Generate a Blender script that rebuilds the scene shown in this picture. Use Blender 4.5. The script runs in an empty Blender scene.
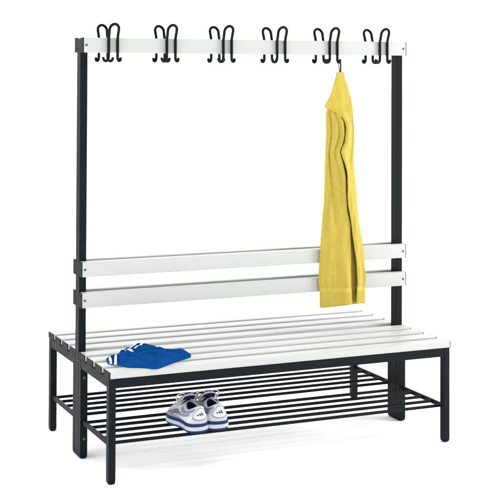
import bpy, bmesh, math, random
from mathutils import Vector, Matrix, noise

# ------------------------------------------------------------------ camera, light, exposure
S = 0.001                                   # the scene is written in millimetres, built in metres
scene = bpy.context.scene
COL = scene.collection

cam_data = bpy.data.cameras.new("camera")
cam = bpy.data.objects.new("camera", cam_data)
COL.objects.link(cam)
right = Vector((0.93356387, -0.35835889, 0.00611607))
up = Vector((-0.01294001, -0.01664705, 0.99977769))
fwd = Vector((0.35817741, 0.93343547, 0.02017825))
m = Matrix((right, up, -fwd)).transposed().to_4x4()
m.translation = Vector((-1578.558, -4137.135, 1542.418)) * S
cam.matrix_world = m
cam_data.sensor_fit = 'HORIZONTAL'
cam_data.sensor_width = 36.0
cam_data.lens = 1202.646 / 500 * 36.0
cam_data.shift_x = (250 - 113.851) / 500
cam_data.shift_y = (40.056 - 250) / 500
cam_data.clip_start = 0.05
cam_data.clip_end = 500
scene.camera = cam

world = bpy.data.worlds.new("World")
scene.world = world
world.use_nodes = True
# a white studio: bright backdrop behind and above the bench, the darker room behind the camera
wnt = world.node_tree
wbg = wnt.nodes["Background"]
wtc = wnt.nodes.new("ShaderNodeTexCoord")
wdot = wnt.nodes.new("ShaderNodeVectorMath"); wdot.operation = 'DOT_PRODUCT'
wdot.inputs[1].default_value = (0.0, 0.90, 0.43)
wnt.links.new(wtc.outputs["Generated"], wdot.inputs[0])
wmr = wnt.nodes.new("ShaderNodeMapRange"); wmr.interpolation_type = 'SMOOTHSTEP'
for k, v in (("From Min", -0.30), ("From Max", 0.38), ("To Min", 0.42), ("To Max", 1.5)):
    wmr.inputs[k].default_value = v
wnt.links.new(wdot.outputs["Value"], wmr.inputs["Value"])
wbg.inputs["Color"].default_value = (1.0, 1.0, 1.0, 1)
wnt.links.new(wmr.outputs["Result"], wbg.inputs["Strength"])

def softbox(name, loc, target, size_x, size_y, power, colour=(1, 1, 1)):
    d = bpy.data.lights.new(name, 'AREA')
    d.shape = 'RECTANGLE'; d.size = size_x; d.size_y = size_y
    d.energy = power; d.color = colour
    o = bpy.data.objects.new(name, d)
    COL.objects.link(o)
    o.location = loc
    o.rotation_euler = (Vector(target) - Vector(loc)).to_track_quat('-Z', 'Y').to_euler()
    return o
softbox("key_softbox", (4.9, -1.6, 2.7), (0.9, 0.25, 0.8), 1.1, 1.1, 125, (1.0, 0.985, 0.96))
softbox("side_softbox", (-4.5, 0.6, 1.6), (0.2, 0.3, 0.7), 1.6, 2.6, 5)
softbox("back_floor_fill", (0.8, 5.4, 2.6), (0.75, 0.3, 0.0), 7.0, 2.0, 60)  # added fill from behind, whitens the floor under the bench
softbox("high_back_fill", (0.8, 2.8, 5.0), (0.75, 0.3, 0.0), 6.0, 2.0, 40)  # second added rear fill, set high to weaken the bench's floor shadow
softbox("overhead_floor_fill", (0.8, -1.2, 5.0), (0.75, 0.1, 0.0), 5.0, 3.0, 60)  # added fill from above, pushes the floor towards white

softbox("left_floor_fill", (-3.2, -0.6, 0.7), (0.3, -0.3, 0.0), 4.0, 0.6, 95)  # added low fill on the left, lifts the shadow on the floor
softbox("right_floor_fill", (4.6, -0.9, 0.7), (1.2, -0.1, 0.0), 4.0, 0.6, 75)  # added low fill on the right, brightens the shaded floor
softbox("front_floor_fill", (0.4, -3.2, 0.6), (0.6, 0.0, 0.0), 4.0, 0.5, 18)  # weak fill added in front, lightens the floor before the bench
scene.view_settings.view_transform = 'Standard'
scene.view_settings.look = 'None'
scene.view_settings.exposure = 0.28
scene.view_settings.gamma = 1.0

# ------------------------------------------------------------------ materials
def new_mat(name, base, rough=0.5, spec=0.3, noise_scale=None, noise_amt=0.0, bump=0.0, bump_scale=200,
            stretch=(1, 1, 1), sheen=0.0, rough_var=0.0, detail=3):
    mt = bpy.data.materials.new(name)
    mt.use_nodes = True
    nt = mt.node_tree
    b = nt.nodes["Principled BSDF"]
    b.inputs["Base Color"].default_value = (*base, 1)
    b.inputs["Roughness"].default_value = rough
    b.inputs["Specular IOR Level"].default_value = spec
    if sheen:
        b.inputs["Sheen Weight"].default_value = sheen
        b.inputs["Sheen Roughness"].default_value = 0.5
    tc = nt.nodes.new("ShaderNodeTexCoord")
    mp = nt.nodes.new("ShaderNodeMapping")
    mp.inputs["Scale"].default_value = stretch
    nt.links.new(tc.outputs["Object"], mp.inputs["Vector"])
    if noise_scale:
        n = nt.nodes.new("ShaderNodeTexNoise")
        n.inputs["Scale"].default_value = noise_scale
        n.inputs["Detail"].default_value = detail
        nt.links.new(mp.outputs["Vector"], n.inputs["Vector"])
        mix = nt.nodes.new("ShaderNodeMix"); mix.data_type = 'RGBA'
        mix.inputs[6].default_value = (*[c * (1 - noise_amt) for c in base], 1)
        mix.inputs[7].default_value = (*[min(1, c * (1 + noise_amt)) for c in base], 1)
        nt.links.new(n.outputs["Fac"], mix.inputs[0])
        nt.links.new(mix.outputs[2], b.inputs["Base Color"])
        if rough_var:
            mr = nt.nodes.new("ShaderNodeMapRange")
            mr.inputs["To Min"].default_value = rough - rough_var
            mr.inputs["To Max"].default_value = rough + rough_var
            nt.links.new(n.outputs["Fac"], mr.inputs["Value"])
            nt.links.new(mr.outputs["Result"], b.inputs["Roughness"])
    if bump:
        n2 = nt.nodes.new("ShaderNodeTexNoise")
        n2.inputs["Scale"].default_value = bump_scale
        n2.inputs["Detail"].default_value = 2
        nt.links.new(mp.outputs["Vector"], n2.inputs["Vector"])
        bp = nt.nodes.new("ShaderNodeBump")
        bp.inputs["Strength"].default_value = bump
        bp.inputs["Distance"].default_value = 0.002
        nt.links.new(n2.outputs["Fac"], bp.inputs["Height"])
        nt.links.new(bp.outputs["Normal"], b.inputs["Normal"])
    return mt

STEEL = new_mat("anthracite_powder_coat", (0.0045, 0.0072, 0.0095), 0.5, 0.07, 9, 0.22, 0.12, 420, rough_var=0.08)
PLASTIC_WHITE = new_mat("white_pvc_slat", (0.408, 0.418, 0.403), 0.42, 0.14, 9, 0.035, 0.03, 60, stretch=(0.15, 1, 1), rough_var=0.05)
PLASTIC_BLACK = new_mat("black_plastic", (0.005, 0.006, 0.0075), 0.5, 0.07, 30, 0.2, 0.05, 300)
SCREW = new_mat("dull_steel_screw", (0.05, 0.055, 0.055), 0.4, 0.4, 80, 0.2)
TERRY = new_mat("yellow_terry", (0.40, 0.307, 0.053), 0.95, 0.03, 170, 0.26, 1.0, 300, sheen=0.08, detail=5)
TERRY_BAND = new_mat("yellow_woven_band", (0.455, 0.345, 0.07), 0.8, 0.1, 60, 0.06, 0.3, 500, stretch=(1, 1, 6))
NAVY_TAPE = new_mat("navy_tape", (0.012, 0.02, 0.10), 0.7, 0.2, 200, 0.2, 0.3, 900)
BLUE = new_mat("royal_blue_jersey", (0.002, 0.044, 0.180), 0.9, 0.02, 70, 0.12, 0.35, 700)
STRIPE = new_mat("white_stripe_fabric", (0.47, 0.56, 0.68), 0.7, 0.2, 200, 0.05, 0.2, 700)
SHOE_WHITE = new_mat("white_shoe_leather", (0.385, 0.40, 0.435), 0.55, 0.25, 60, 0.18, 0.2, 160)
SHOE_PATCH = new_mat("white_shoe_patch", (0.46, 0.475, 0.50), 0.4, 0.4, 60, 0.03)
SHOE_GREY = new_mat("grey_shoe_mesh", (0.17, 0.185, 0.245), 0.8, 0.2, 160, 0.15, 0.4, 700)
SHOE_SOLE = new_mat("white_foam_sole", (0.36, 0.385, 0.43), 0.6, 0.25, 35, 0.16, 0.1, 200)
SHOE_NAVY = new_mat("navy_shoe_trim", (0.005, 0.017, 0.080), 0.55, 0.15, 60, 0.15)
SHOE_DARK = new_mat("dark_navy_lining", (0.006, 0.009, 0.04), 0.9, 0.1, 200, 0.3, 0.3, 700)
SHOE_STRIPE = new_mat("dark_shoe_stripe", (0.03, 0.032, 0.05), 0.5, 0.3, 60, 0.1)
BLUE_NAVY = new_mat("navy_jersey_panel", (0.006, 0.016, 0.085), 0.9, 0.02, 70, 0.12, 0.35, 700)
LACE = new_mat("white_lace", (0.43, 0.43, 0.48), 0.8, 0.1, 300, 0.1, 0.4, 900)
FLOOR = new_mat("white_studio_floor", (0.96, 0.96, 0.96), 0.9, 0.0)

# ------------------------------------------------------------------ helpers
def link(o, parent=None):
    COL.objects.link(o)
    if parent: o.parent = parent
    return o

def obj(name, bm, mat, parent=None, smooth=False, loc=None, angle=None):
    me = bpy.data.meshes.new(name)
    bmesh.ops.recalc_face_normals(bm, faces=bm.faces[:])
    for v in bm.verts: v.co *= S
    bm.to_mesh(me); bm.free()
    me.materials.append(mat)
    if smooth:
        for p in me.polygons: p.use_smooth = True
        if angle: me.set_sharp_from_angle(angle=math.radians(angle))
    o = bpy.data.objects.new(name, me)
    if loc: o.location = Vector(loc) * S
    return link(o, parent)

def thing(name, label, cat, loc=(0, 0, 0), group=None):
    o = bpy.data.objects.new(name, None)
    o.empty_display_size = 0.1
    o.location = Vector(loc) * S
    o["label"] = label; o["category"] = cat
    if group: o["group"] = group
    return link(o)

def box(bm, x0, x1, y0, y1, z0, z1, bev=0.0, seg=2):
    r = bmesh.ops.create_cube(bm, size=1.0)
    vs = r["verts"]
    for v in vs:
        v.co = Vector((x0 + (v.co.x + .5) * (x1 - x0), y0 + (v.co.y + .5) * (y1 - y0), z0 + (v.co.z + .5) * (z1 - z0)))
    if bev:
        es = list({e for v in vs for e in v.link_edges})
        bmesh.ops.bevel(bm, geom=es, offset=bev, segments=seg, affect='EDGES', profile=0.5)
    return bm

def box_bm(*a, **k):
    return box(bmesh.new(), *a, **k)

def catmull(pts, n, closed=False):
    """n points along a Catmull-Rom curve through pts (tuples of any length)"""
    P = [tuple(p) for p in pts]
    k = len(P)
    segs = k if closed else k - 1
    out = []
    for i in range(n):
        t = i / n * segs if closed else i / (n - 1) * segs
        j = min(int(t), segs - 1); f = t - j
        if closed:
            a, b, c, d = P[(j - 1) % k], P[j % k], P[(j + 1) % k], P[(j + 2) % k]
        else:
            a, b, c, d = P[max(j - 1, 0)], P[j], P[j + 1], P[min(j + 2, k - 1)]
        out.append(tuple(.5 * (2 * q + (r - p) * f + (2 * p - 5 * q + 4 * r - s) * f * f + (3 * q - p - 3 * r + s) * f ** 3)
                         for p, q, r, s in zip(a, b, c, d)))
    return out

def resample(pts, n, closed=False):
    P = [Vector(p) for p in pts]
    if closed: P.append(P[0])
    L = [0.0]
    for a, b in zip(P, P[1:]): L.append(L[-1] + (b - a).length)
    out = []
    j = 0
    for i in range(n):
        t = L[-1] * i / (n if closed else n - 1)
        while j < len(L) - 2 and L[j + 1] < t: j += 1
        f = (t - L[j]) / max(1e-9, L[j + 1] - L[j])
        out.append(P[j].lerp(P[j + 1], f))
    return out

def tube(bm, pts, r, sides=12, flat=1.0, caps=True):
    """a round wire swept along pts, with rounded ends"""
    P = [Vector(p) for p in pts]
    n = len(P)
    t0 = (P[1] - P[0]).normalized()
    nrm = t0.orthogonal().normalized()
    rings = []
    def ring(c, t, nrm, rad):
        b = t.cross(nrm).normalized()
        return [bm.verts.new(c + nrm * (math.cos(a) * rad) + b * (math.sin(a) * rad * flat))
                for a in [2 * math.pi * k / sides for k in range(sides)]]
    for i in range(n):
        t = (P[min(i + 1, n - 1)] - P[max(i - 1, 0)]).normalized()
        nrm = (nrm - t * nrm.dot(t)).normalized()
        if i == 0 and caps:
            for k in (0.15, 0.6, 0.9):
                rings.append(ring(P[0] - t * r * math.sqrt(max(0, 1 - k * k)), t, nrm, r * k))
        rings.append(ring(P[i], t, nrm, r))
        if i == n - 1 and caps:
            for k in (0.9, 0.6, 0.15):
                rings.append(ring(P[i] + t * r * math.sqrt(max(0, 1 - k * k)), t, nrm, r * k))
    for a, b in zip(rings, rings[1:]):
        for k in range(sides):
            bm.faces.new((a[k], a[(k + 1) % sides], b[(k + 1) % sides], b[k]))
    bm.faces.new(rings[0][::-1]); bm.faces.new(rings[-1])
    return bm

def disc(bm, c, axis, r, depth, sides=16):
    """short cylinder with a domed face, standing out of a surface along axis"""
    a = Vector(axis).normalized()
    n = a.orthogonal().normalized(); b = a.cross(n)
    rings = []
    for h, k in ((0, 1), (depth * .6, 1), (depth, .7)):
        rings.append([bm.verts.new(Vector(c) + a * h + (n * math.cos(t) + b * math.sin(t)) * r * k)
                      for t in [2 * math.pi * i / sides for i in range(sides)]])
    for p, q in zip(rings, rings[1:]):
        for k in range(sides): bm.faces.new((p[k], p[(k + 1) % sides], q[(k + 1) % sides], q[k]))
    bm.faces.new(rings[-1]); bm.faces.new(rings[0][::-1])
    return bm

def foot(bm, x0, x1, y0, y1, h, r):
    """plastic plug at the bottom of a tube: rounded towards the floor"""
    rows = []
    for k in range(7):
        a = k / 6 * math.pi / 2
        rows.append((r * (1 - math.sin(a)), r * (1 - math.cos(a))))
    rows.append((0, h))
    rings = []
    for ins, z in rows:
        ring = []
        X0, X1, Y0, Y1 = x0 + ins, x1 - ins, y0 + ins, y1 - ins
        c = 3.0
        for cx, cy, a0 in ((X1 - c, Y1 - c, 0), (X0 + c, Y1 - c, 90), (X0 + c, Y0 + c, 180), (X1 - c, Y0 + c, 270)):
            for q in range(4):
                a = math.radians(a0 + q * 30)
                ring.append(bm.verts.new((cx + c * math.cos(a), cy + c * math.sin(a), z)))
        rings.append(ring)
    n = len(rings[0])
    for p, q in zip(rings, rings[1:]):
        for k in range(n): bm.faces.new((p[k], p[(k + 1) % n], q[(k + 1) % n], q[k]))
    bm.faces.new(rings[0][::-1]); bm.faces.new(rings[-1])
    return bm

# ------------------------------------------------------------------ floor
bm = bmesh.new()
R = 60000
bm.faces.new([bm.verts.new((x, y, 0)) for x, y in ((-R, -R), (R, -R), (R, R), (-R, R))])
fl = obj("floor", bm, FLOOR)
fl["kind"] = "structure"

# ------------------------------------------------------------------ the bench
L, D = 1500.0, 728.4
ZS, TS = 412.0, 24.3
MID = D / 2
bench = thing("cloakroom_bench", "double-sided locker room bench with white slats, anthracite steel frame, "
              "hook rail and shoe shelf", "bench")

# legs at the four corners and the paired legs at both posts
W = 28
ZT = ZS - TS - 0.5
for x0 in (0.6, L - 0.6 - W):
    for y0 in (5.9, D - 5.9 - W):
        o = obj("leg", box_bm(x0, x0 + W, y0, y0 + W, 13, ZT, bev=1.8), STEEL, bench)
        obj("foot_cap", foot(bmesh.new(), x0 + .3, x0 + W - .3, y0 + .3, y0 + W - .3, 12.7, 9.5), PLASTIC_BLACK, o, smooth=True, angle=40)
PW = 30.4
Y1, Y2, Y3, Y4 = 318.0, 343.3, 385.1, 410.4
for x0 in (0.2, L - 0.2 - PW):
    for a, b in ((Y1, Y2 - .4), (Y3 + .4, Y4)):
        o = obj("inner_leg", box_bm(x0, x0 + PW, a, b, 13, ZT, bev=1.6), STEEL, bench)
    p = obj("post", box_bm(x0, x0 + PW, Y2, Y3, 13, 1643, bev=2.0), STEEL, bench)
    obj("foot_cap", foot(bmesh.new(), x0 + .3, x0 + PW - .3, Y1 + .3, Y4 - .3, 12.7, 9.5), PLASTIC_BLACK, p, smooth=True, angle=40)
    for z in (315, 78):
        obj("bolt", disc(bmesh.new(), (x0 + PW / 2, Y1, z), (0, -1, 0), 5.5, 2.5), SCREW, p)
        obj("bolt", disc(bmesh.new(), (x0 + PW / 2, Y4, z), (0, 1, 0), 5.5, 2.5), SCREW, p)

# rails under the seat
for y0 in (6.4, D - 6.4 - 27):
    obj("apron_rail", box_bm(.6 + W + .1, L - .6 - W - .1, y0, y0 + 27, 351, ZT - .4, bev=1.6), STEEL, bench)
for x0 in (1.2, L - 1.2 - 27):
    for a, b in ((5.9 + W + .1, Y1 - .1), (Y4 + .1, D - 5.9 - W - .1)):
        obj("side_rail", box_bm(x0, x0 + 27, a, b, 352, ZT - .2, bev=1.6), STEEL, bench)

# seat slats, running the whole length, a dark cap on each end
def slat_bm(x0, x1, y0, y1, z0, z1):
    """extruded hollow profile: rounded long edges, two shallow grooves' worth of crown"""
    bm = bmesh.new()
    r = 4.0; prof = []
    for cy, cz, a0 in ((y1 - r, z1 - r, 0), (y0 + r, z1 - r, 90), (y0 + r, z0 + r, 180), (y1 - r, z0 + r, 270)):
        for q in range(6):
            a = math.radians(a0 + q * 18)
            prof.append((cy + r * math.cos(a), cz + r * math.sin(a)))
    A = [bm.verts.new((x0, y, z)) for y, z in prof]
    B = [bm.verts.new((x1, y, z)) for y, z in prof]
    n = len(prof)
    for k in range(n): bm.faces.new((A[k], B[k], B[(k + 1) % n], A[(k + 1) % n]))
    bm.faces.new(A); bm.faces.new(B[::-1])
    return bm

def add_slat(name, y0, y1, z0, z1):
    o = obj(name, slat_bm(4, L - 4, y0, y1, z0, z1), PLASTIC_WHITE, bench, smooth=True, angle=40)
    for xa, xb in ((0, 3.9), (L - 3.9, L)):
        obj("end_cap", box_bm(xa, xb, y0 - .3, y1 + .3, z0 - .3, z1 + .3, bev=1.5), PLASTIC_BLACK, o)
    return o

PITCH, SW = 92.2, 65.0
for k in range(4):
    add_slat("seat_slat", k * PITCH, k * PITCH + SW, ZS - TS, ZS)
    add_slat("seat_slat", D - k * PITCH - SW, D - k * PITCH, ZS - TS, ZS)

# back rests and hook rails on both sides of the posts
HR = 58.9
FY0, FY1, BY0, BY1 = 313.6, Y2 - .2, Y3 + .2, 414.8
rails = {}
for z1, name in ((1647.3, "hook_rail"), (766.5, "backrest_slat"), (645.8, "backrest_slat")):
    for a, b, d in ((FY0, FY1, -1), (BY0, BY1, 1)):
        o = add_slat(name, a, b, z1 - HR, z1)
        rails[(name, d)] = o
        for x in (14.5, L - 16.5):
            obj("screw", disc(bmesh.new(), (x, a if d < 0 else b, z1 - HR / 2), (0, d, 0), 5.0, 1.6), SCREW, o)

# coat hooks: one bent black wire each, six on either side
def hook_path():
    hx = 18.7
    lean = lambda z: -19 * max(0, (z - 50) / 62) ** 1.35
    pts = [(30, -3, -23), (29.6, -2.5, -29), (26, -1, -32.2), (21.5, 0, -29.5), (19, 0, -22), (hx, 0, -5), (hx, 0, 30), (hx, 0, 55), (hx, lean(75), 75)]
    for k in range(0, 13):
        a = k / 12 * math.pi
        z = 92 + 21 * math.sin(a)
        pts.append((hx * 1.04 * math.cos(a), lean(z), z))
    pts += [(-hx, lean(75), 75), (-hx, 0, 55), (-hx, 0, 30), (-hx, 0, -5), (-hx - .5, 0, -19), (-hx - 4, -1, -28.5), (-hx - 12, -2, -33), (-hx - 20, -3, -30), (-hx - 24, -4, -22)]
    return resample(catmull(pts, 260), 130)
HOOK_MESH = None
rng = random.Random(4)
for k in range(6):
    for side in (-1, 1):
        if HOOK_MESH is None:
            h = obj("coat_hook", tube(bmesh.new(), hook_path(), 5.8, 14), PLASTIC_BLACK, bench, smooth=True)
            HOOK_MESH = h
        else:
            h = HOOK_MESH.copy(); link(h, bench)
        x = 125 + 250.8 * k + rng.uniform(-1.2, 1.2)
        h.location = Vector((x, FY0 - 6.5 if side < 0 else BY1 + 6.5, 1647.3 - HR)) * S
        h.rotation_euler.z = (0 if side < 0 else math.pi) + math.radians(rng.uniform(-1.6, 1.6))

# shoe shelf: two racks of five round rods on flat side bars
ZR = 143.0
for s in (0, 1):
    for x0 in (9, L - 9 - 10):
        a, b = (5.9 + W + .1, Y1 - .1) if s == 0 else (Y4 + .1, D - 5.9 - W - .1)
        obj("shelf_bar", box_bm(x0, x0 + 10, a, b, ZR - 9, ZR + 9, bev=1.2), STEEL, bench)
    for k in range(5):
        y = 40.5 + 67.5 * k
        if s: y = D - y
        bm = tube(bmesh.new(), [(10, y, ZR), (500, y, ZR), (1000, y, ZR), (L - 10, y, ZR)], 6.2, 14, caps=False)
        obj("shelf_rod", bm, STEEL, bench, smooth=True, angle=50)

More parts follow.
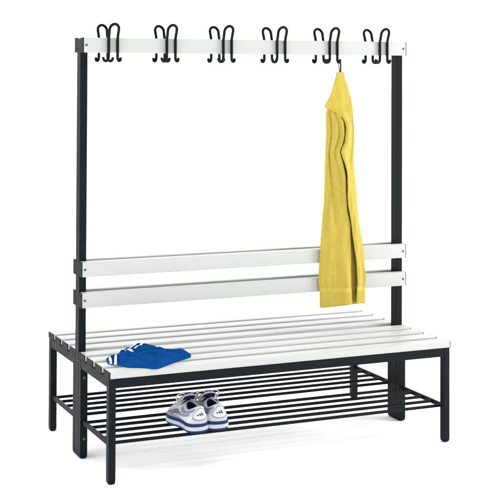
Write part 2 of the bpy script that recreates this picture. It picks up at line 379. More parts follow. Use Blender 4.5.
TOWEL_ROWS = [
    [(1129.5,280.2,1515.7), (1141.9,281.4,1515.8), (1160.5,285.3,1515.8), (1164,288.6,1515.8), (1154.8,292.8,1515.7), (1154.9,293.7,1515.7), (1147.2,293.1,1515.7), (1139.4,290.7,1515.7), (1141.2,290.7,1515.7), (1143,290.7,1515.7), (1144.8,290.7,1515.7), (1146.6,290.7,1515.7), (1148.4,290.7,1515.7), (1150.3,290.7,1515.7), (1152.1,290.7,1515.7)],
    [(1127.3,279.2,1509.4), (1141,280.6,1509.4), (1161.5,285,1509.4), (1165.5,288.7,1509.4), (1155.4,293.4,1509.3), (1155.3,294.4,1509.3), (1146.2,293.7,1509.3), (1138.4,291,1509.3), (1140.4,291,1509.3), (1142.4,291,1509.3), (1144.4,291,1509.3), (1146.4,291,1509.3), (1148.4,291,1509.3), (1150.4,291,1509.3), (1152.3,291,1509.3)],
    [(1123.8,277.6,1498.8), (1139.6,279.2,1498.8), (1163.3,284.4,1498.9), (1167.9,288.8,1498.8), (1156.4,294.4,1498.7), (1156.1,295.6,1498.7), (1144.6,294.8,1498.7), (1136.8,291.6,1498.7), (1139.1,291.6,1498.7), (1141.4,291.6,1498.7), (1143.6,291.6,1498.7), (1145.9,291.6,1498.7), (1148.2,291.6,1498.7), (1150.5,291.6,1498.7), (1152.8,291.6,1498.7)],
    [(1118.1,275,1481.9), (1137.2,277,1481.9), (1166.1,283.5,1481.9), (1171.7,289,1481.9), (1158,296,1481.7), (1157.3,297.5,1481.7), (1142,296.5,1481.6), (1134.2,292.5,1481.7), (1136.9,292.5,1481.7), (1139.7,292.5,1481.7), (1142.5,292.5,1481.7), (1145.2,292.5,1481.7), (1148,292.5,1481.7), (1150.8,292.5,1481.7), (1153.6,292.5,1481.8)],
    [(1105.5,272.6,1448.1), (1134.2,275,1448.2), (1176.7,282.7,1448.1), (1184.2,289.2,1448), (1161.8,297.5,1447.7), (1158.5,299.2,1447.7), (1130.8,298.1,1447.6), (1126.3,293.3,1447.7), (1130.5,293.3,1447.7), (1134.7,293.3,1447.7), (1139,293.3,1447.7), (1143.2,293.3,1447.7), (1147.4,293.3,1447.8), (1151.6,293.3,1447.8), (1155.8,293.3,1447.8)],
    [(1091.9,269.9,1410.1), (1130.1,272.7,1410.2), (1186.4,281.8,1410.1), (1195.8,289.4,1409.9), (1164.8,299.1,1409.5), (1159.3,301.2,1409.4), (1119.7,299.8,1409.3), (1117.6,294.2,1409.4), (1123.2,294.2,1409.4), (1128.9,294.2,1409.5), (1134.5,294.2,1409.5), (1140.2,294.2,1409.5), (1145.9,294.2,1409.5), (1151.5,294.2,1409.6), (1157.2,294.2,1409.6)],
    [(1073.9,268.2,1384.8), (1120.6,271.2,1384.9), (1188.9,281.1,1384.8), (1199.8,289.5,1384.5), (1161,300.2,1383.9), (1157.2,302.5,1383.8), (1110.7,301,1383.7), (1103.5,294.9,1383.9), (1110.4,294.9,1383.9), (1117.3,294.9,1383.9), (1124.2,294.9,1384), (1131.2,294.9,1384), (1138.1,294.9,1384), (1145.1,294.9,1384.1), (1152,294.9,1384.1)],
    [(1061.2,267,1367.9), (1113.7,270.2,1368), (1190.5,280.7,1367.9), (1202.5,289.6,1367.6), (1158.1,300.9,1366.9), (1155.4,303.4,1366.8), (1103.9,301.7,1366.6), (1094.3,295.3,1366.8), (1100.4,292.4,1367), (1108.9,288.4,1367.2), (1118,284,1367.4), (1126.2,286,1367.4), (1133.4,288.2,1367.3), (1140.7,290.9,1367.2), (1155.9,297.3,1367)],
    [(1085,266.4,1359.6), (1128.5,269.7,1359.6), (1192.8,280.5,1359.5), (1203.8,289.7,1359.1), (1169,301.3,1358.4), (1155.7,303.8,1358.3), (1103,302.1,1358.1), (1099.3,295.5,1358.4), (1104.7,291.1,1358.6), (1113.9,284.9,1358.9), (1124.2,278,1359.3), (1132.7,281.1,1359.2), (1139.3,284.5,1359), (1146,288.7,1358.9), (1164.8,298.6,1358.5)],
    [(1094.5,266.1,1355.4), (1134.5,269.5,1355.5), (1193.9,280.4,1355.3), (1204.5,289.7,1354.9), (1173.4,301.5,1354.2), (1155.8,304,1354), (1102.5,302.3,1353.8), (1097.3,295.6,1354.1), (1102.7,290.4,1354.4), (1112.8,283,1354.7), (1124.1,274.9,1355.2), (1133.1,278.6,1355), (1139.7,282.6,1354.9), (1146.5,287.5,1354.7), (1167.3,299.3,1354.3)],
    [(1113.6,265.5,1347.1), (1146.2,269,1347.1), (1195.4,280.2,1346.8), (1205.2,289.7,1346.4), (1181.9,301.9,1345.7), (1155.8,304.4,1345.5), (1101.5,302.7,1345.3), (1092.5,295.8,1345.6), (1098.4,289.7,1345.9), (1110,281.1,1346.4), (1123.3,271.6,1346.9), (1133.4,275.9,1346.7), (1140.1,280.6,1346.5), (1147.1,286.4,1346.3), (1170.4,300.1,1345.8)],
    [(1132.6,264.6,1334.6), (1157.9,268.2,1334.6), (1197.1,279.9,1334.2), (1206.2,289.8,1333.7), (1190.8,302.4,1333), (1155.8,305.1,1332.7), (1100.1,303.3,1332.5), (1090.9,296.1,1332.8), (1097.6,289.8,1333.2), (1110.8,280.8,1333.7), (1125.8,270.9,1334.3), (1136.8,275.4,1334.1), (1143.7,280.3,1333.9), (1153.3,286.3,1333.6), (1176.9,300.6,1333)],
    [(1147.1,264.4,1322.1), (1167,268.1,1322), (1198.7,279.8,1321.5), (1207.2,289.8,1321), (1197.4,302.5,1320.3), (1156.4,305.2,1319.9), (1100.2,303.4,1319.8), (1091,296.2,1320.1), (1099.1,289.8,1320.5), (1115,280.7,1321), (1132.9,270.8,1321.7), (1145.1,275.3,1321.5), (1152,280.2,1321.2), (1168,286.3,1321), (1191.7,300.7,1320.4)],
    [(1159.2,264.2,1305.3), (1174.8,267.9,1305.2), (1200.6,279.8,1304.6), (1208.6,289.8,1304.1), (1203.2,302.6,1303.3), (1157.2,305.4,1302.9), (1100.3,303.6,1302.7), (1091.1,296.2,1303.1), (1101.2,289.8,1303.5), (1120.6,280.7,1304.2), (1142.5,270.6,1304.8), (1156.3,275.2,1304.7), (1163.6,280.6,1304.4), (1180.8,287,1304.1), (1204.2,300.8,1303.4)],
    [(1165.4,263.8,1280.1), (1179.2,267.6,1279.9), (1202.7,279.6,1279.3), (1210.6,289.9,1278.7), (1207.2,302.9,1277.9), (1158.4,305.6,1277.4), (1100.6,303.8,1277.2), (1091.2,296.4,1277.6), (1101.7,289.9,1278.1), (1121.7,280.6,1278.8), (1144.3,270.4,1279.6), (1158.5,275,1279.4), (1166.3,281.3,1279), (1188,288.2,1278.7), (1210.8,301,1278)],
    [(1165,263.7,1271.7), (1179.2,267.5,1271.5), (1203.3,279.6,1270.9), (1211.3,289.9,1270.2), (1207.4,302.9,1269.4), (1158.8,305.7,1268.9), (1100.6,303.9,1268.7), (1091.3,296.4,1269.2), (1101.9,289.9,1269.6), (1122.1,280.5,1270.4), (1144.9,270.3,1271.1), (1159.2,274.9,1270.9), (1167.2,281.5,1270.5), (1187.8,288.6,1270.2), (1210.5,301.1,1269.5)],
    [(1163.8,263.4,1250.7), (1178.5,267.2,1250.5), (1203.4,279.5,1249.8), (1211.5,289.9,1249.1), (1207.3,303.1,1248.1), (1158.6,305.9,1247.7), (1099.8,304.1,1247.5), (1090.4,296.5,1247.9), (1101.5,289.9,1248.5), (1122.5,280.4,1249.2), (1146.3,270.1,1250.1), (1161,274.8,1249.9), (1169.5,282.1,1249.4), (1187.5,289.6,1249), (1209.6,301.2,1248.3)],
    [(1157.7,263,1217), (1175,266.8,1216.8), (1203.3,279.3,1216), (1211.9,289.9,1215.2), (1205.3,303.4,1214.1), (1158.2,306.3,1213.6), (1098.5,304.4,1213.4), (1089,296.7,1214), (1098.9,289.9,1214.6), (1117.9,280.3,1215.4), (1139.3,269.7,1216.4), (1153.1,274.5,1216.1), (1162.4,283.1,1215.5), (1182.7,291.2,1215), (1203.9,301.5,1214.3)],
    [(1143.9,262.7,1195.9), (1166.7,266.6,1195.7), (1202.8,279.2,1194.9), (1212.1,289.9,1194.1), (1200,303.6,1192.9), (1158,306.5,1192.4), (1097.7,304.5,1192.2), (1088.2,296.8,1192.8), (1096.3,289.9,1193.4), (1112,280.2,1194.3), (1129.9,269.5,1195.3), (1142.4,274.4,1194.9), (1152.1,283.7,1194.2), (1169.6,292.3,1193.6), (1190.2,301.6,1193)],
    [(1138,262.5,1179.1), (1163.2,266.4,1178.9), (1202.6,279.2,1178.1), (1212.3,290,1177.2), (1197.9,303.7,1175.9), (1157.8,306.7,1175.4), (1097.1,304.7,1175.2), (1087.5,296.8,1175.8), (1094.9,290,1176.4), (1109.4,280.1,1177.4), (1125.9,269.3,1178.4), (1137.9,274.2,1178.1), (1148.2,284.6,1177.2), (1164.6,293.7,1176.5), (1184.4,301.8,1176)],
    [(1143.7,262.2,1158.1), (1166.6,266.1,1157.9), (1203,279.1,1157), (1212.5,290,1156.1), (1200.5,303.9,1154.7), (1157.6,306.9,1154.1), (1096.3,304.9,1153.9), (1086.7,296.9,1154.5), (1094.8,290,1155.2), (1110.7,280.1,1156.3), (1128.6,269.1,1157.4), (1141.3,274.1,1157), (1152.7,286.2,1156), (1172.1,296.2,1155.2), (1190.5,301.9,1154.8)],
    [(1149.2,262,1145.6), (1170,266,1145.4), (1203.4,279,1144.4), (1212.6,290,1143.4), (1203,304,1142), (1157.5,307,1141.4), (1095.8,305,1141.1), (1086.2,297,1141.8), (1095.1,290,1142.5), (1112.5,280,1143.6), (1132.1,269,1144.8), (1145.5,274,1144.4), (1157.5,287.1,1143.3), (1178.8,297.7,1142.4), (1196.2,302,1142.2)],
    [(1154.9,262,1133), (1174.1,266,1132.8), (1205.5,279,1131.8), (1214.5,290,1130.8), (1206.4,304,1129.3), (1158.3,307,1128.7), (1095.6,305,1128.3), (1086,297,1129), (1095.7,290,1129.8), (1114.5,280,1130.9), (1135.8,269,1132.2), (1149.7,274,1131.8), (1162.4,288.1,1130.5), (1185.4,299.2,1129.6), (1201.9,302,1129.5)],
    [(1163.3,262,1103.7), (1180.9,266,1103.5), (1210.1,279,1102.4), (1218.9,290,1101.3), (1212.4,304,1099.8), (1160.3,307,1099), (1095.2,305,1098.6), (1085.6,297,1099.3), (1096.7,290,1100.2), (1117.9,280,1101.4), (1141.9,269,1102.8), (1157,274,1102.4), (1171.1,290.4,1100.8), (1195.9,302.6,1099.8), (1210.4,302,1099.9)],
    [(1168.2,262,1070.2), (1185.9,266,1069.9), (1215.1,279,1068.8), (1223.9,290,1067.6), (1217.4,304,1065.9), (1162.5,307,1065), (1094.7,305,1064.6), (1085.1,297,1065.4), (1097.6,290,1066.3), (1121.2,280,1067.7), (1148,269,1069.2), (1164.2,274,1068.8), (1179.3,292,1066.9), (1202.5,305,1065.7), (1215.4,302,1066.2)],
    [(1168.1,262,1061.8), (1186.4,266,1061.6), (1216.3,279,1060.4), (1225.2,290,1059.2), (1218.2,304,1057.5), (1163.1,307,1056.6), (1094.6,305,1056.1), (1084.9,297,1056.9), (1097.8,290,1057.8), (1122.1,280,1059.3), (1149.5,269,1060.8), (1165.9,274,1060.4), (1181.1,292,1058.5), (1202.4,305,1057.2), (1215.3,302,1057.7)],
    [(1167.4,262,998.9), (1188.4,266,998.7), (1222.2,279,997.4), (1231.5,290,996.1), (1221.7,304,994.1), (1165.4,307,993), (1093,305,992.3), (1083.3,297,993.2), (1096.7,290,994.3), (1122,280,996), (1150.7,269,997.8), (1167.6,274,997.3), (1182.7,292,995.2), (1201.7,305,993.7), (1214.6,302,994.3)],
    [(1170.4,262,978), (1191.1,266,977.7), (1224.4,279,976.4), (1233.7,290,975), (1224.2,304,973), (1166.2,307,971.8), (1092.4,305,971.1), (1082.8,297,972), (1096.5,290,973.2), (1122.4,280,974.9), (1151.6,269,976.8), (1168.8,274,976.3), (1183.9,292,974.1), (1204.7,305,972.6), (1217.6,302,973.2)],
    [(1173.4,262,957.1), (1193.7,266,956.8), (1226.5,279,955.4), (1235.8,290,954), (1226.6,304,951.9), (1166.3,307,950.6), (1090.7,305,949.8), (1081,297,950.8), (1095.3,290,952), (1122.1,280,953.8), (1152.4,269,955.8), (1170,274,955.3), (1185.1,292,953), (1207.7,305,951.5), (1220.7,302,952.1)],
    [(1178.4,262,936.2), (1197.5,266,935.9), (1228.8,279,934.5), (1237.9,290,933), (1229.9,304,930.8), (1166.5,307,929.4), (1088.9,305,928.5), (1079.3,297,929.6), (1094,290,930.8), (1121.8,280,932.7), (1153.2,269,934.8), (1171.2,274,934.3), (1186.3,292,931.9), (1212.7,305,930.4), (1225.7,302,931)],
    [(1183.3,262,915.3), (1201.5,266,915), (1231.4,279,913.5), (1240.4,290,912), (1233.4,304,909.7), (1166.9,307,908.2), (1087.2,305,907.3), (1077.5,297,908.3), (1093.4,290,909.7), (1123.1,280,911.7), (1156.8,269,913.9), (1175.6,274,913.4), (1190.8,292,910.9), (1217.7,305,909.3), (1230.7,302,910)],
    [(1187,262,894.5), (1204.8,266,894.1), (1234,279,892.6), (1242.9,290,891), (1236.5,304,888.7), (1167.2,307,887.1), (1085.4,305,886), (1075.8,297,887.1), (1092.8,290,888.5), (1124.5,280,890.6), (1160.3,269,892.9), (1180.1,274,892.5), (1195.3,292,889.9), (1221.5,305,888.3), (1234.4,302,888.9)],
    [(1190.8,262,873.6), (1208,266,873.2), (1236.6,279,871.6), (1245.5,290,870), (1239.5,304,867.6), (1167.6,307,865.9), (1083.6,305,864.8), (1074,297,865.9), (1092.1,290,867.3), (1125.8,280,869.6), (1163.9,269,872), (1184.6,274,871.5), (1199.8,292,868.9), (1225.2,305,867.2), (1238.2,302,867.9)],
    [(1196.7,262,831.9), (1213.6,266,831.5), (1241.7,279,829.8), (1250.5,290,828), (1244.9,304,825.5), (1168.3,307,823.5), (1080.1,305,822.2), (1070.5,297,823.5), (1089.6,290,825), (1125.1,280,827.4), (1165.2,269,830.1), (1186.6,274,829.6), (1201.9,292,826.8), (1231.3,305,825.1), (1244.3,302,825.8)],
    [(1199.7,262,811), (1216.5,266,810.6), (1244.5,279,808.8), (1253.3,290,807.1), (1247.8,304,804.5), (1168.8,307,802.4), (1078.4,305,801), (1068.7,297,802.2), (1088.3,290,803.9), (1124.7,280,806.3), (1165.8,269,809.1), (1187.7,274,808.6), (1202.9,292,805.7), (1234.3,305,804), (1247.3,302,804.8)],
    [(1210.7,262,748.5), (1226.4,266,748.1), (1253,279,746.1), (1261.7,290,744.2), (1257.3,304,741.4), (1171.4,307,739), (1075.3,305,737.3), (1065.6,297,738.6), (1086.4,290,740.4), (1124.9,280,743.2), (1168.5,269,746.3), (1191.3,274,745.8), (1206.5,292,742.6), (1245.4,305,740.9), (1258.4,302,741.8)],
    [(1215.3,262,719.4), (1230.8,266,718.9), (1257,279,716.9), (1265.7,290,714.9), (1261.6,304,712), (1172.6,307,709.4), (1073.8,305,707.5), (1064.2,297,708.9), (1085.4,290,710.8), (1124.6,280,713.7), (1168.9,269,716.9), (1192,274,716.5), (1207.3,292,713.2), (1250.1,305,711.5), (1263.1,302,712.4)],
    [(1220.7,262,686.1), (1235.2,266,685.6), (1260,279,683.5), (1268.6,290,681.4), (1265.5,304,678.4), (1173.6,307,675.6), (1072.8,305,673.6), (1063.2,297,675), (1084.7,290,677), (1124.5,280,680.1), (1169.5,269,683.4), (1192.9,274,682.9), (1208.1,292,679.5), (1255.5,305,677.9), (1268.5,302,678.9)],
    [(1222.4,262,644.4), (1237.7,266,643.9), (1263.6,279,641.7), (1272.3,290,639.5), (1268.4,304,636.3), (1174.8,307,633.3), (1071.6,305,631.1), (1062,297,632.7), (1084,290,634.8), (1124.7,280,638), (1170.7,269,641.6), (1194.5,274,641.1), (1209.7,292,637.5), (1257.2,305,635.8), (1270.2,302,636.8)],
    [(1223.3,262,623.6), (1238.1,266,623.1), (1263.4,279,620.8), (1272.1,290,618.5), (1268.6,304,615.3), (1175.9,307,612.2), (1074.1,305,610), (1064.5,297,611.6), (1086.2,290,613.7), (1126.3,280,617), (1171.7,269,620.7), (1195.2,274,620.1), (1210.5,292,616.5), (1258.1,305,614.8), (1271.1,302,615.8)],
    [(1222.7,262,602.7), (1237.7,266,602.2), (1263.2,279,599.9), (1271.8,290,597.5), (1268.3,304,594.2), (1177.1,307,591.1), (1076.6,305,588.9), (1067,297,590.5), (1088.4,290,592.7), (1128,280,596), (1172.7,269,599.7), (1196,274,599.2), (1211.3,292,595.5), (1257.6,305,593.7), (1270.6,302,594.7)],
    [(1222.2,262,581.8), (1237.3,266,581.3), (1262.9,279,578.9), (1271.6,290,576.6), (1267.9,304,573.2), (1176.7,307,570), (1076,305,567.7), (1066.4,297,569.3), (1088.1,290,571.5), (1128.1,280,575), (1173.3,269,578.8), (1196.8,274,578.3), (1212.1,292,574.5), (1257,305,572.6), (1270,302,573.7)],
    [(1221,262,535.9), (1236.4,266,535.4), (1262.4,279,532.9), (1271,290,530.4), (1267.1,304,526.9), (1175.8,307,523.5), (1074.8,305,521), (1065.2,297,522.7), (1087.4,290,525.1), (1128.3,280,528.8), (1174.7,269,532.8), (1198.6,274,532.3), (1213.8,292,528.3), (1255.8,305,526.3), (1268.8,302,527.4)],
]

# ------------------------------------------------------------------ the towel
towel = thing("towel", "yellow terry towel hanging in long folds from the fifth hook by a navy loop", "towel", (1150, 290, 1530))
def sstep(a, b, x):
    t = min(1, max(0, (x - a) / (b - a))); return t * t * (3 - 2 * t)
def build_towel():
    NR, NC = 230, 150
    cols = [catmull([p for p in row], NC) for row in TOWEL_ROWS]
    # even spacing down the towel
    zs = [sum(p[2] for p in r) / len(r) for r in TOWEL_ROWS]
    bm = bmesh.new(); grid = []
    z_top, z_bot = zs[0], zs[-1]
    for i in range(NR):
        z = z_top + (z_bot - z_top) * i / (NR - 1)
        j = 0
        while j < len(zs) - 2 and zs[j + 1] > z: j += 1
        f = (zs[j] - z) / (zs[j] - zs[j + 1]); f = min(1, max(0, f))
        row = []
        g = i / (NR - 1)
        for k in range(NC):
            a, b = cols[j][k], cols[j + 1][k]
            p = Vector([a[q] + (b[q] - a[q]) * f for q in range(3)])
            # soft long folds and the uneven drape of thick cloth
            w = noise.noise(Vector((k * .055, z * .0032, 3.1))) * 7.0 + noise.noise(Vector((k * .16, z * .008, 8.7))) * 3.0
            w += noise.noise(Vector((p.x * .02, z * .02, 1.7))) * 2.4
            if p.y < 292:                       # the inner leaf hangs in ridges under the flap
                kk = k / (NC - 1)
                inner = sstep(.5, .56, kk) * sstep(.84, .78, kk)
                w += inner * (5.0 * math.sin(kk * 62 + 1.2 * math.sin(g * 5) + 1.0) * sstep(.12, .2, g) * (1 - .75 * sstep(.3, .75, g)))
                outer = sstep(.30, .18, kk)
                w += outer * (2.6 * math.sin(kk * 48 + g * 9) * sstep(.02, .12, g))
            w += 8.0 * noise.noise(Vector((p.x * .032 + z * .004, z * .0028, 12.3)))
            w += 2.5 * noise.noise(Vector((p.x * .06 - z * .006, z * .007, 31.0)))
            amt = min(1, g * 6) * (1 if p.y < 290 else .25)
            p.y += w * amt
            p.x += noise.noise(Vector((k * .04, z * .009, 5.5))) * 3.0 * min(1, g * 5)
            # the woven band near the hem is pulled in a little
            d = (z - BAND_Z) / 9.0
            if p.y < 292: p.y += 2.6 * math.exp(-d * d)
            p.z += 3.5 * noise.noise(Vector((k * .06, 2.0, 7.7))) * sstep(.8, 1, g)
            p.y = min(p.y, 307.5)
            row.append(bm.verts.new(p))
        grid.append(row)
    band_faces = []
    for i in range(NR - 1):
        for k in range(NC - 1):
            fc = bm.faces.new((grid[i][k], grid[i][k + 1], grid[i + 1][k + 1], grid[i + 1][k]))
            fc.smooth = True
            zc = fc.calc_center_median().z
            if abs(zc - BAND_Z) < 9: fc.material_index = 1
    return bm
BAND_Z = 598.0
bm = build_towel()
for v in bm.verts: v.co -= Vector((1150, 290, 1530))
tw = obj("towel_cloth", bm, TERRY, towel)
tw.data.materials.append(TERRY_BAND)
for p in tw.data.polygons: p.use_smooth = True
sm = tw.modifiers.new("thickness", 'SOLIDIFY'); sm.thickness = 0.0055; sm.offset = 0.0
sm.use_rim = True
# the loop of navy tape over the hook's tip
pts = [(1150, 291, 1508), (1149, 296, 1530), (1152, 303, 1553), (1157.2, 305, 1563), (1160.5, 304.5, 1558), (1159, 299, 1540), (1154.5, 293, 1520), (1152, 290, 1508)]
pts = [Vector(p) - Vector((1150, 290, 1530)) for p in catmull(pts, 60)]
obj("hanging_loop", tube(bmesh.new(), pts, 3.6, 10, flat=.45), NAVY_TAPE, towel, smooth=True)

# ------------------------------------------------------------------ folded garment on the seat
OUT = [(56, 182), (44, 137), (47, 109), (69, 92), (89, 50), (133, 29), (154, 14), (173, -8), (188, -10), (231, 20), (293, 62), (340, 91), (372, 109), (391, 137), (394, 164), (385, 190), (351, 202), (315, 206), (305, 243), (276, 255), (253, 272), (230, 289), (209, 290), (184, 270), (162, 247), (121, 216), (85, 187), (65, 198)]
UP = [(124, 223), (159, 239), (184, 270), (208, 286), (230, 289), (253, 272), (276, 255), (301, 235), (311, 198), (385, 190), (390, 132), (284, 51), (207, 14), (163, 54), (143, 126), (110, 155)]
OUT = [tuple(p)[:2] for p in resample([(x, y, 0) for x, y in catmull(OUT, 300, True)], 120, True)]
UPC = catmull(UP, 120, True)
GO = (215.0, 140.0)
def seg_dist(px, py, poly):
    best = 1e9
    inside = False
    n = len(poly)
    for i in range(n):
        ax, ay = poly[i]; bx, by = poly[(i + 1) % n]
        dx, dy = bx - ax, by - ay
        t = ((px - ax) * dx + (py - ay) * dy) / (dx * dx + dy * dy + 1e-9)
        t = min(1, max(0, t))
        d = (px - ax - dx * t) ** 2 + (py - ay - dy * t) ** 2
        if d < best: best = d
        if (ay > py) != (by > py) and px < (bx - ax) * (py - ay) / (by - ay) + ax: inside = not inside
    return math.sqrt(best) * (1 if inside else -1)
def cloth_height(x, y):
    d = max(0, seg_dist(x, y, OUT))
    full = 1 + .12 * sstep(260, 370, x)
    h = 3 + 17 * full * (1 - math.exp(-d / 11.0)) + 7 * full * (1 - math.exp(-d / 38.0))
    if d < 30:                                   # the folded layers show along the edge
        h -= 4.6 * math.exp(-((d - 7.5) / 2.2) ** 2) + 3.4 * math.exp(-((d - 16) / 2.6) ** 2) * sstep(150, 240, x)
    u = seg_dist(x, y, UPC)
    h += 10 * sstep(-2.0, 2.5, u) * min(1, d / 10) * sstep(330, 240, x)
    ed = min(1, d / 25) * (1 - .7 * math.exp(-((x - 200) / 60) ** 2 - ((y - 240) / 60) ** 2))
    h += ed * 5.5 * noise.noise(Vector((x * .011 + y * .006, y * .02 - x * .004, 4.0)))
    h += ed * 5.0 * noise.noise(Vector((x * .022 + y * .03, y * .05, 9.0)))
    h += ed * 2.2 * noise.noise(Vector((x * .07, y * .09 + x * .03, 2.0)))
    for cy, sl, w, dp, xa, xb in ((95, -.34, 6, 3.5, 150, 380), (140, -.12, 7, 2.5, 200, 390), (60, -.5, 8, 2.5, 120, 260)):
        c = (y - cy) - sl * (x - 200)
        h -= 1.7 * dp * math.exp(-(c / w) ** 2) * sstep(xa, xa + 50, x) * sstep(xb, xb - 50, x) * ed
    for q, (fx, fy, a1) in enumerate(((.010, .026, 11.0), (.006, .040, 17.0))):
        r = abs(noise.noise(Vector((x * fx + y * .008, y * fy - x * .006, a1))))
        h -= ed * (8.5 - 2.5 * q) * max(0, 1 - r / .16) ** 1.5
    h += 5.0 * ed * sstep(330, 180, x) * sstep(90, 230, y)
    return h
def build_garment():
    bm = bmesh.new()
    n = len(OUT)
    cx, cy = GO
    rings = []
    fr = [1, .995, .985, .97, .95, .925, .9, .87, .84] + [.8 - .04 * i for i in range(20)]
    prev = None
    base = [bm.verts.new((x, y, 1.0)) for x, y in OUT]
    prev = base
    for f in fr:
        ring = []
        for x, y in OUT:
            X, Y = cx + (x - cx) * f, cy + (y - cy) * f
            ring.append(bm.verts.new((X, Y, cloth_height(X, Y))))
        for k in range(n): bm.faces.new((prev[k], prev[(k + 1) % n], ring[(k + 1) % n], ring[k]))
        prev = ring
    c = bm.verts.new((cx, cy, cloth_height(cx, cy)))
    for k in range(n): bm.faces.new((prev[k], prev[(k + 1) % n], c))
    bm.faces.new(base[::-1])
    return bm
shorts = thing("folded_shorts", "folded royal blue sports shorts with white stripes lying on the front seat slats", "shorts", (GO[0], GO[1], ZS))
bm = build_garment()
for v in bm.verts: v.co -= Vector((GO[0], GO[1], 0))
obj("shorts_cloth", bm, BLUE, shorts, smooth=True)
def drape(quad, nu, nv, lift, base=1.3):
    """a strip sewn on the cloth: follows its surface, standing out by lift"""
    bm = bmesh.new(); g = []
    a, b, c, d = [Vector(q) for q in quad]      # a-b one end, d-c the other
    for i in range(nv):
        t = i / (nv - 1)
        row = []
        for k in range(nu):
            s = k / (nu - 1)
            p = (a.lerp(b, s)).lerp(d.lerp(c, s), t)
            edge = 0 if k in (0, nu - 1) or i in (0, nv - 1) else lift
            row.append(bm.verts.new((p.x - GO[0], p.y - GO[1], cloth_height(p.x, p.y) + edge + base)))
        g.append(row)
    for i in range(nv - 1):
        for k in range(nu - 1): bm.faces.new((g[i][k], g[i][k + 1], g[i + 1][k + 1], g[i + 1][k]))
    return bm
for qd in ([(58, 179), (104, 198), (76, 93), (49, 110)], [(146, 229), (186, 190), (258, 254), (213, 282)]):
    obj("side_panel", drape(qd, 18, 40, .25, .6), BLUE_NAVY, shorts, smooth=True)
for qd in ([(60, 169), (68, 170), (51, 106), (43, 108)], [(87, 172), (93, 167), (63, 88), (53, 92)],
           [(155, 205), (160, 199), (228, 272), (221, 277)], [(167, 189), (174, 185), (250, 256), (243, 263)]):
    obj("white_stripe", drape(qd, 7, 40, .9), STRIPE, shorts, smooth=True)
obj("logo_patch", drape([(128, 174), (135, 188), (156, 152), (149, 140)], 9, 12, .9), STRIPE, shorts, smooth=True)

# ------------------------------------------------------------------ sneakers (local: x to the toe, z up, heel at x = 0)
NS = 96
def footprint():
    half = [(0, 0), (4, 15), (18, 29), (45, 36), (90, 36), (135, 38), (175, 45), (215, 49), (250, 45), (277, 32), (290, 15), (294, 0)]
    ctr = lambda x: -6 * math.sin(min(1, x / 294) * math.pi * .9)
    lft = catmull(half, 200)
    pts = [(x, y + ctr(x)) for x, y in lft] + [(x, -y + ctr(x)) for x, y in lft[-2:0:-1]]
    return [tuple(p)[:2] for p in resample([(x, y, 0) for x, y in pts], NS, True)]
FP = footprint()
FC = Vector((140, -3))
def scaled(f, extra=0.0):
    out = []
    for i, (x, y) in enumerate(FP):
        a, b = FP[i - 1], FP[(i + 1) % NS]
        t = Vector((b[0] - a[0], b[1] - a[1])).normalized()
        n = Vector((t.y, -t.x))
        if n.dot(Vector((x, y)) - FC) < 0: n = -n
        out.append((x + n.x * extra, y + n.y * extra))
    return out
def collar(i, inset=0.0):
    a = i / NS * 2 * math.pi                    # 0 = heel, pi = front
    c = math.cos(a)
    x = 76 - (66 - inset) * c
    y = (29 - inset) * math.sin(a) - 2
    z = 82 + 22 * max(0, c) ** 1.7 + 20 * max(0, -c) ** 1.4
    return Vector((x, y, z))
SOLE_H = 37.0
def upper_point(i, t):
    """surface of the upper: i round the shoe, t from sole (0) to collar (1)"""
    i = i % NS
    i0 = int(i); f = i - i0
    def P(k):
        k %= NS
        x, y = FP[k]
        F = Vector((x, y, SOLE_H - 2))
        C = collar(k)
        out = Vector((x, y)) - FC
        out = out.normalized() if out.length else Vector((0, 0))
        c = -math.cos(k / NS * 2 * math.pi)    # +1 at the toe
        fr = max(0, c) ** 2
        P1 = F + Vector((out.x * 4, out.y * 4, 30 + 4 * fr))
        P2 = C + Vector((out.x * (3 + 62 * fr), out.y * (6 + 6 * (1 - abs(c))), -24 + 4 * fr))
        s = 1 - t
        return F * s ** 3 + P1 * 3 * s * s * t + P2 * 3 * s * t * t + C * t ** 3
    return P(i0).lerp(P(i0 + 1), f)
def upper_normal(i, t):
    e = .02
    a = upper_point(i + .3, t) - upper_point(i - .3, t)
    b = upper_point(i, min(1, t + e)) - upper_point(i, max(0, t - e))
    n = a.cross(b).normalized()
    p = upper_point(i, t)
    if n.dot(p - Vector((120, -3, 40))) < 0: n = -n
    return n
def bands(bm, rows):
    """closed bands round the shoe: rows of (extra, z)"""
    rings = [[bm.verts.new((x, y, z + 7 * max(0, (x - 225) / 69) ** 2)) for x, y in scaled(1, e)] for e, z in rows]
    for a, b in zip(rings, rings[1:]):
        for k in range(NS): bm.faces.new((a[k], a[(k + 1) % NS], b[(k + 1) % NS], b[k]))
    bm.faces.new(rings[0][::-1]); bm.faces.new(rings[-1])
    return bm
def patch(poly_fn, nu, nv, lift):
    """a piece sewn on the upper; poly_fn(u, v) gives (i, t)"""
    bm = bmesh.new(); g = []
    for a in range(nv):
        row = []
        for b in range(nu):
            i, t = poly_fn(b / (nu - 1), a / (nv - 1))
            edge = .3 if a in (0, nv - 1) or b in (0, nu - 1) else lift
            row.append(bm.verts.new(upper_point(i, t) + upper_normal(i, t) * edge))
        g.append(row)
    for a in range(nv - 1):
        for b in range(nu - 1): bm.faces.new((g[a][b], g[a][b + 1], g[a + 1][b + 1], g[a + 1][b]))
    return bm
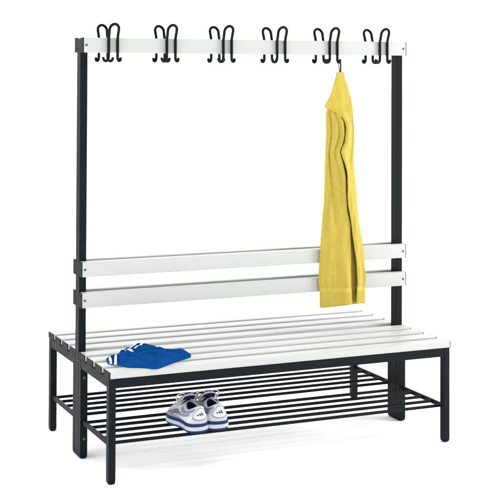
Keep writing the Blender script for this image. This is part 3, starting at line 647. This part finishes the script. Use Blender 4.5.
def oval(ic, tc, ri, rt, nu, lift, rings=6):
    bm = bmesh.new()
    c = bm.verts.new(upper_point(ic, tc) + upper_normal(ic, tc) * lift)
    prev = None
    for r in range(1, rings + 1):
        k = r / rings
        ring = []
        for q in range(nu):
            a = 2 * math.pi * q / nu
            i, t = ic + ri * k * math.cos(a), tc + rt * k * math.sin(a)
            ring.append(bm.verts.new(upper_point(i, t) + upper_normal(i, t) * (lift if r < rings else lift - .7)))
        for q in range(nu):
            if prev is None: bm.faces.new((c, ring[q], ring[(q + 1) % nu]))
            else: bm.faces.new((prev[q], ring[q], ring[(q + 1) % nu], prev[(q + 1) % nu]))
        prev = ring
    return bm
def make_shoe(label, mirror):
    root = thing("sneaker", label, "sneaker", group="pair of sneakers on the shelf")
    parts = []
    def add(name, bm, mat, parent=root, smooth=True, angle=None):
        if mirror:
            for v in bm.verts: v.co.y = -v.co.y
        for v in bm.verts: v.co = Vector((v.co.x * .69, v.co.y * 1.2, v.co.z * .93))
        o = obj(name, bm, mat, parent, smooth, angle=angle)
        return o
    sole = add("midsole", bands(bmesh.new(), [(1, 8.2), (4.0, 10), (5.5, 15), (4.8, 22), (3.5, 25)]), SHOE_SOLE, angle=50)
    add("outsole", bands(bmesh.new(), [(-5, 0), (1, 1), (3.5, 4), (3.2, 8)]), SHOE_NAVY, sole, angle=50)
    add("navy_band", bands(bmesh.new(), [(3.2, 25.2), (4.2, 27), (4.0, 35), (2.5, 37.5)]), SHOE_NAVY, sole, angle=50)
    # upper
    bm = bmesh.new()
    rings = []
    NT = 22
    for a in range(NT):
        t = a / (NT - 1)
        rings.append([bm.verts.new(upper_point(k, t) + upper_normal(k, t) * (.9 * noise.noise(upper_point(k, t) * .05))) for k in range(NS)])
    for ins, dz in ((2.5, 3.5), (6, 4), (9, 1)):
        rings.append([bm.verts.new(collar(k, ins) + Vector((0, 0, dz))) for k in range(NS)])
    for a, b in zip(rings, rings[1:]):
        for k in range(NS): bm.faces.new((a[k], a[(k + 1) % NS], b[(k + 1) % NS], b[k]))
    up_o = add("upper", bm, SHOE_WHITE)
    bm = bmesh.new()
    rings = [[bm.verts.new(collar(k, 9.1) + Vector((0, 0, 1))) for k in range(NS)]]
    for ins, dz in ((8, -12), (5, -30), (6, -46)):
        rings.append([bm.verts.new(Vector((collar(k, ins).x, collar(k, ins).y, collar(k, ins).z * .5 + 47 + dz))) for k in range(NS)])
    for a, b in zip(rings, rings[1:]):
        for k in range(NS): bm.faces.new((a[k], a[(k + 1) % NS], b[(k + 1) % NS], b[k]))
    bm.faces.new(rings[-1])
    add("lining", bm, SHOE_DARK)
    # tongue: padded strip rising out of the front of the collar, lined in navy
    prof = catmull([(205, 80), (170, 104), (144, 117), (133, 126), (126, 133)], 14)
    for nm, mt, dx, k1, sgn in (("tongue", SHOE_WHITE, 0, 1.0, 1), ("tongue_lining", SHOE_DARK, -3.4, .80, -1)):
        bm = bmesh.new(); g = []
        for q, (x, z) in enumerate(prof):
            if sgn < 0 and q > 12: continue
            row = []
            wd = (21 + 5 * math.sin(q / 13 * 2.6)) * k1 * (1 if q < 12 else (.9 if q == 12 else .7))
            for b in range(17):
                a = b / 16 * 2 * math.pi
                row.append(bm.verts.new((x + dx + 4 * math.sin(a) * .8 + 7 * (1 - abs(math.cos(a)) ** 2) * .6, -3 + wd * math.cos(a), z + dx * .3 + 4 * math.sin(a) - 5 * math.cos(a) ** 2)))
            g.append(row)
        for a in range(len(g) - 1):
            for b in range(16): bm.faces.new((g[a][b], g[a][b + 1], g[a + 1][b + 1], g[a + 1][b]))
        bm.faces.new(g[-1][:-1]); bm.faces.new(g[0][:-1][::-1])
        bmesh.ops.remove_doubles(bm, verts=bm.verts[:], dist=.01)
        add(nm, bm, mt)
    # laces: crossing bars over the instep and a bow
    def instep(x, y):
        z = 0
        best = None
        for q in range(40):
            p = upper_point(NS / 2 + (y / 60) * 10, q / 39)
            if best is None or abs(p.x - x) < abs(best.x - x): best = p
        return best.z
    bm = bmesh.new()
    for q, x in enumerate((150, 166, 182, 198, 212)):
        wd = 25 - q * 1.5
        z = [instep(x, s * wd) for s in (-1, 1)]
        zc = instep(x, 0) + 9
        for s in (-1, 1):
            pts = catmull([(x - 4, -3 - s * wd, z[0] + 1), (x, -3 - s * wd * .5, zc - 1), (x + 5, -3, zc + 2 + s), (x + 9, -3 + s * wd * .5, zc - 3), (x + 12, -3 + s * wd, z[1] - 6)], 24)
            tube(bm, pts, 3.0, 8, flat=.6)
    for s in (-1, 1):
        pts = catmull([(150, -3, 122), (146, -3 + s * 20, 136), (152, -3 + s * 38, 128), (160, -3 + s * 36, 108), (156, -3 + s * 16, 116), (150, -3, 122)], 40)
        tube(bm, pts, 2.6, 8)
        pts = catmull([(150, -3, 122), (164, -3 + s * 18, 118), (176, -3 + s * 40, 92), (178, -3 + s * 46, 70)], 30)
        tube(bm, pts, 2.6, 8)
    add("laces", bm, LACE)
    # grey panel round the side and eyestay, toe cap, heel patch with the three-bar mark, three dark stripes
    for s in (1, -1):
        c = NS * .5
        add("collar_band", patch(lambda u, v, s=s: (s * (8 + 26 * u), .80 + .16 * v - .1 * math.sin(u * math.pi) * (1 - v)), 26, 6, 1.3), SHOE_GREY, up_o)
        add("quarter_panel", patch(lambda u, v, s=s: (s * (6.5 + 11 * u - 2 * v), .03 + (.52 - .2 * u) * v), 16, 10, 1.2), SHOE_PATCH, up_o)
        add("mudguard", patch(lambda u, v, s=s: (s * (20 + 22 * u), .01 + (.13 + .05 * math.sin(u * 6)) * v), 30, 6, 1.4), SHOE_GREY, up_o)
        add("side_panel", patch(lambda u, v, s=s: (s * (12 + 20 * u), .30 + .36 * v - .05 * u), 24, 10, 1.0), SHOE_GREY, up_o)
        add("eyestay", patch(lambda u, v, s=s: (s * (35 + 8 * v), .45 + .45 * u - .06 * v), 16, 10, 1.8), SHOE_PATCH, up_o)
        for q in range(3):
            add("dark_stripe", patch(lambda u, v, s=s, q=q: (s * (30.0 + q * 2.7 + 1.5 * u - 3.2 * v), .14 + .50 * v), 6, 16, 2.2), SHOE_STRIPE, up_o)
    add("toe_cap", patch(lambda u, v: (NS * .5 - 9 + 18 * u, .02 + (.32 + .1 * math.sin(u * math.pi)) * v), 28, 10, 1.6), SHOE_PATCH, up_o)
    add("heel_trim", oval(0, .56, 6.4, .38, 48, 1.7), SHOE_GREY, up_o)
    add("heel_patch", oval(0, .57, 5.5, .33, 48, 2.7), SHOE_PATCH, up_o)
    bm = bmesh.new()
    for q, (x0, h) in enumerate(((-2.1, .08), (-.6, .15), (.9, .22))):
        g = []
        for a in range(5):
            row = []
            for b in range(3):
                i = (-1 if mirror else 1) * -(x0 + 1.2 * b / 2 - .6 * (a / 4))
                t = .47 + h * a / 4 * (.72 + .28 * (1 - b / 2)) 
                row.append(bm.verts.new(upper_point(i, t) + upper_normal(i, t) * 3.4))
            g.append(row)
        for a in range(4):
            for b in range(2): bm.faces.new((g[a][b], g[a][b + 1], g[a + 1][b + 1], g[a + 1][b]))
    add("heel_logo", bm, SHOE_NAVY, up_o)
    return root
def place(root, x, y, deg):
    root.location = Vector((x, y, ZR + 6.4)) * S
    root.rotation_euler.z = math.radians(deg)
place(make_shoe("white and navy sneaker on the shelf, the left one, with dark side stripes in view", False), 376, 18, 95)
place(make_shoe("white and navy sneaker on the shelf, the right one, half behind its mate", True), 462, 22, 90)
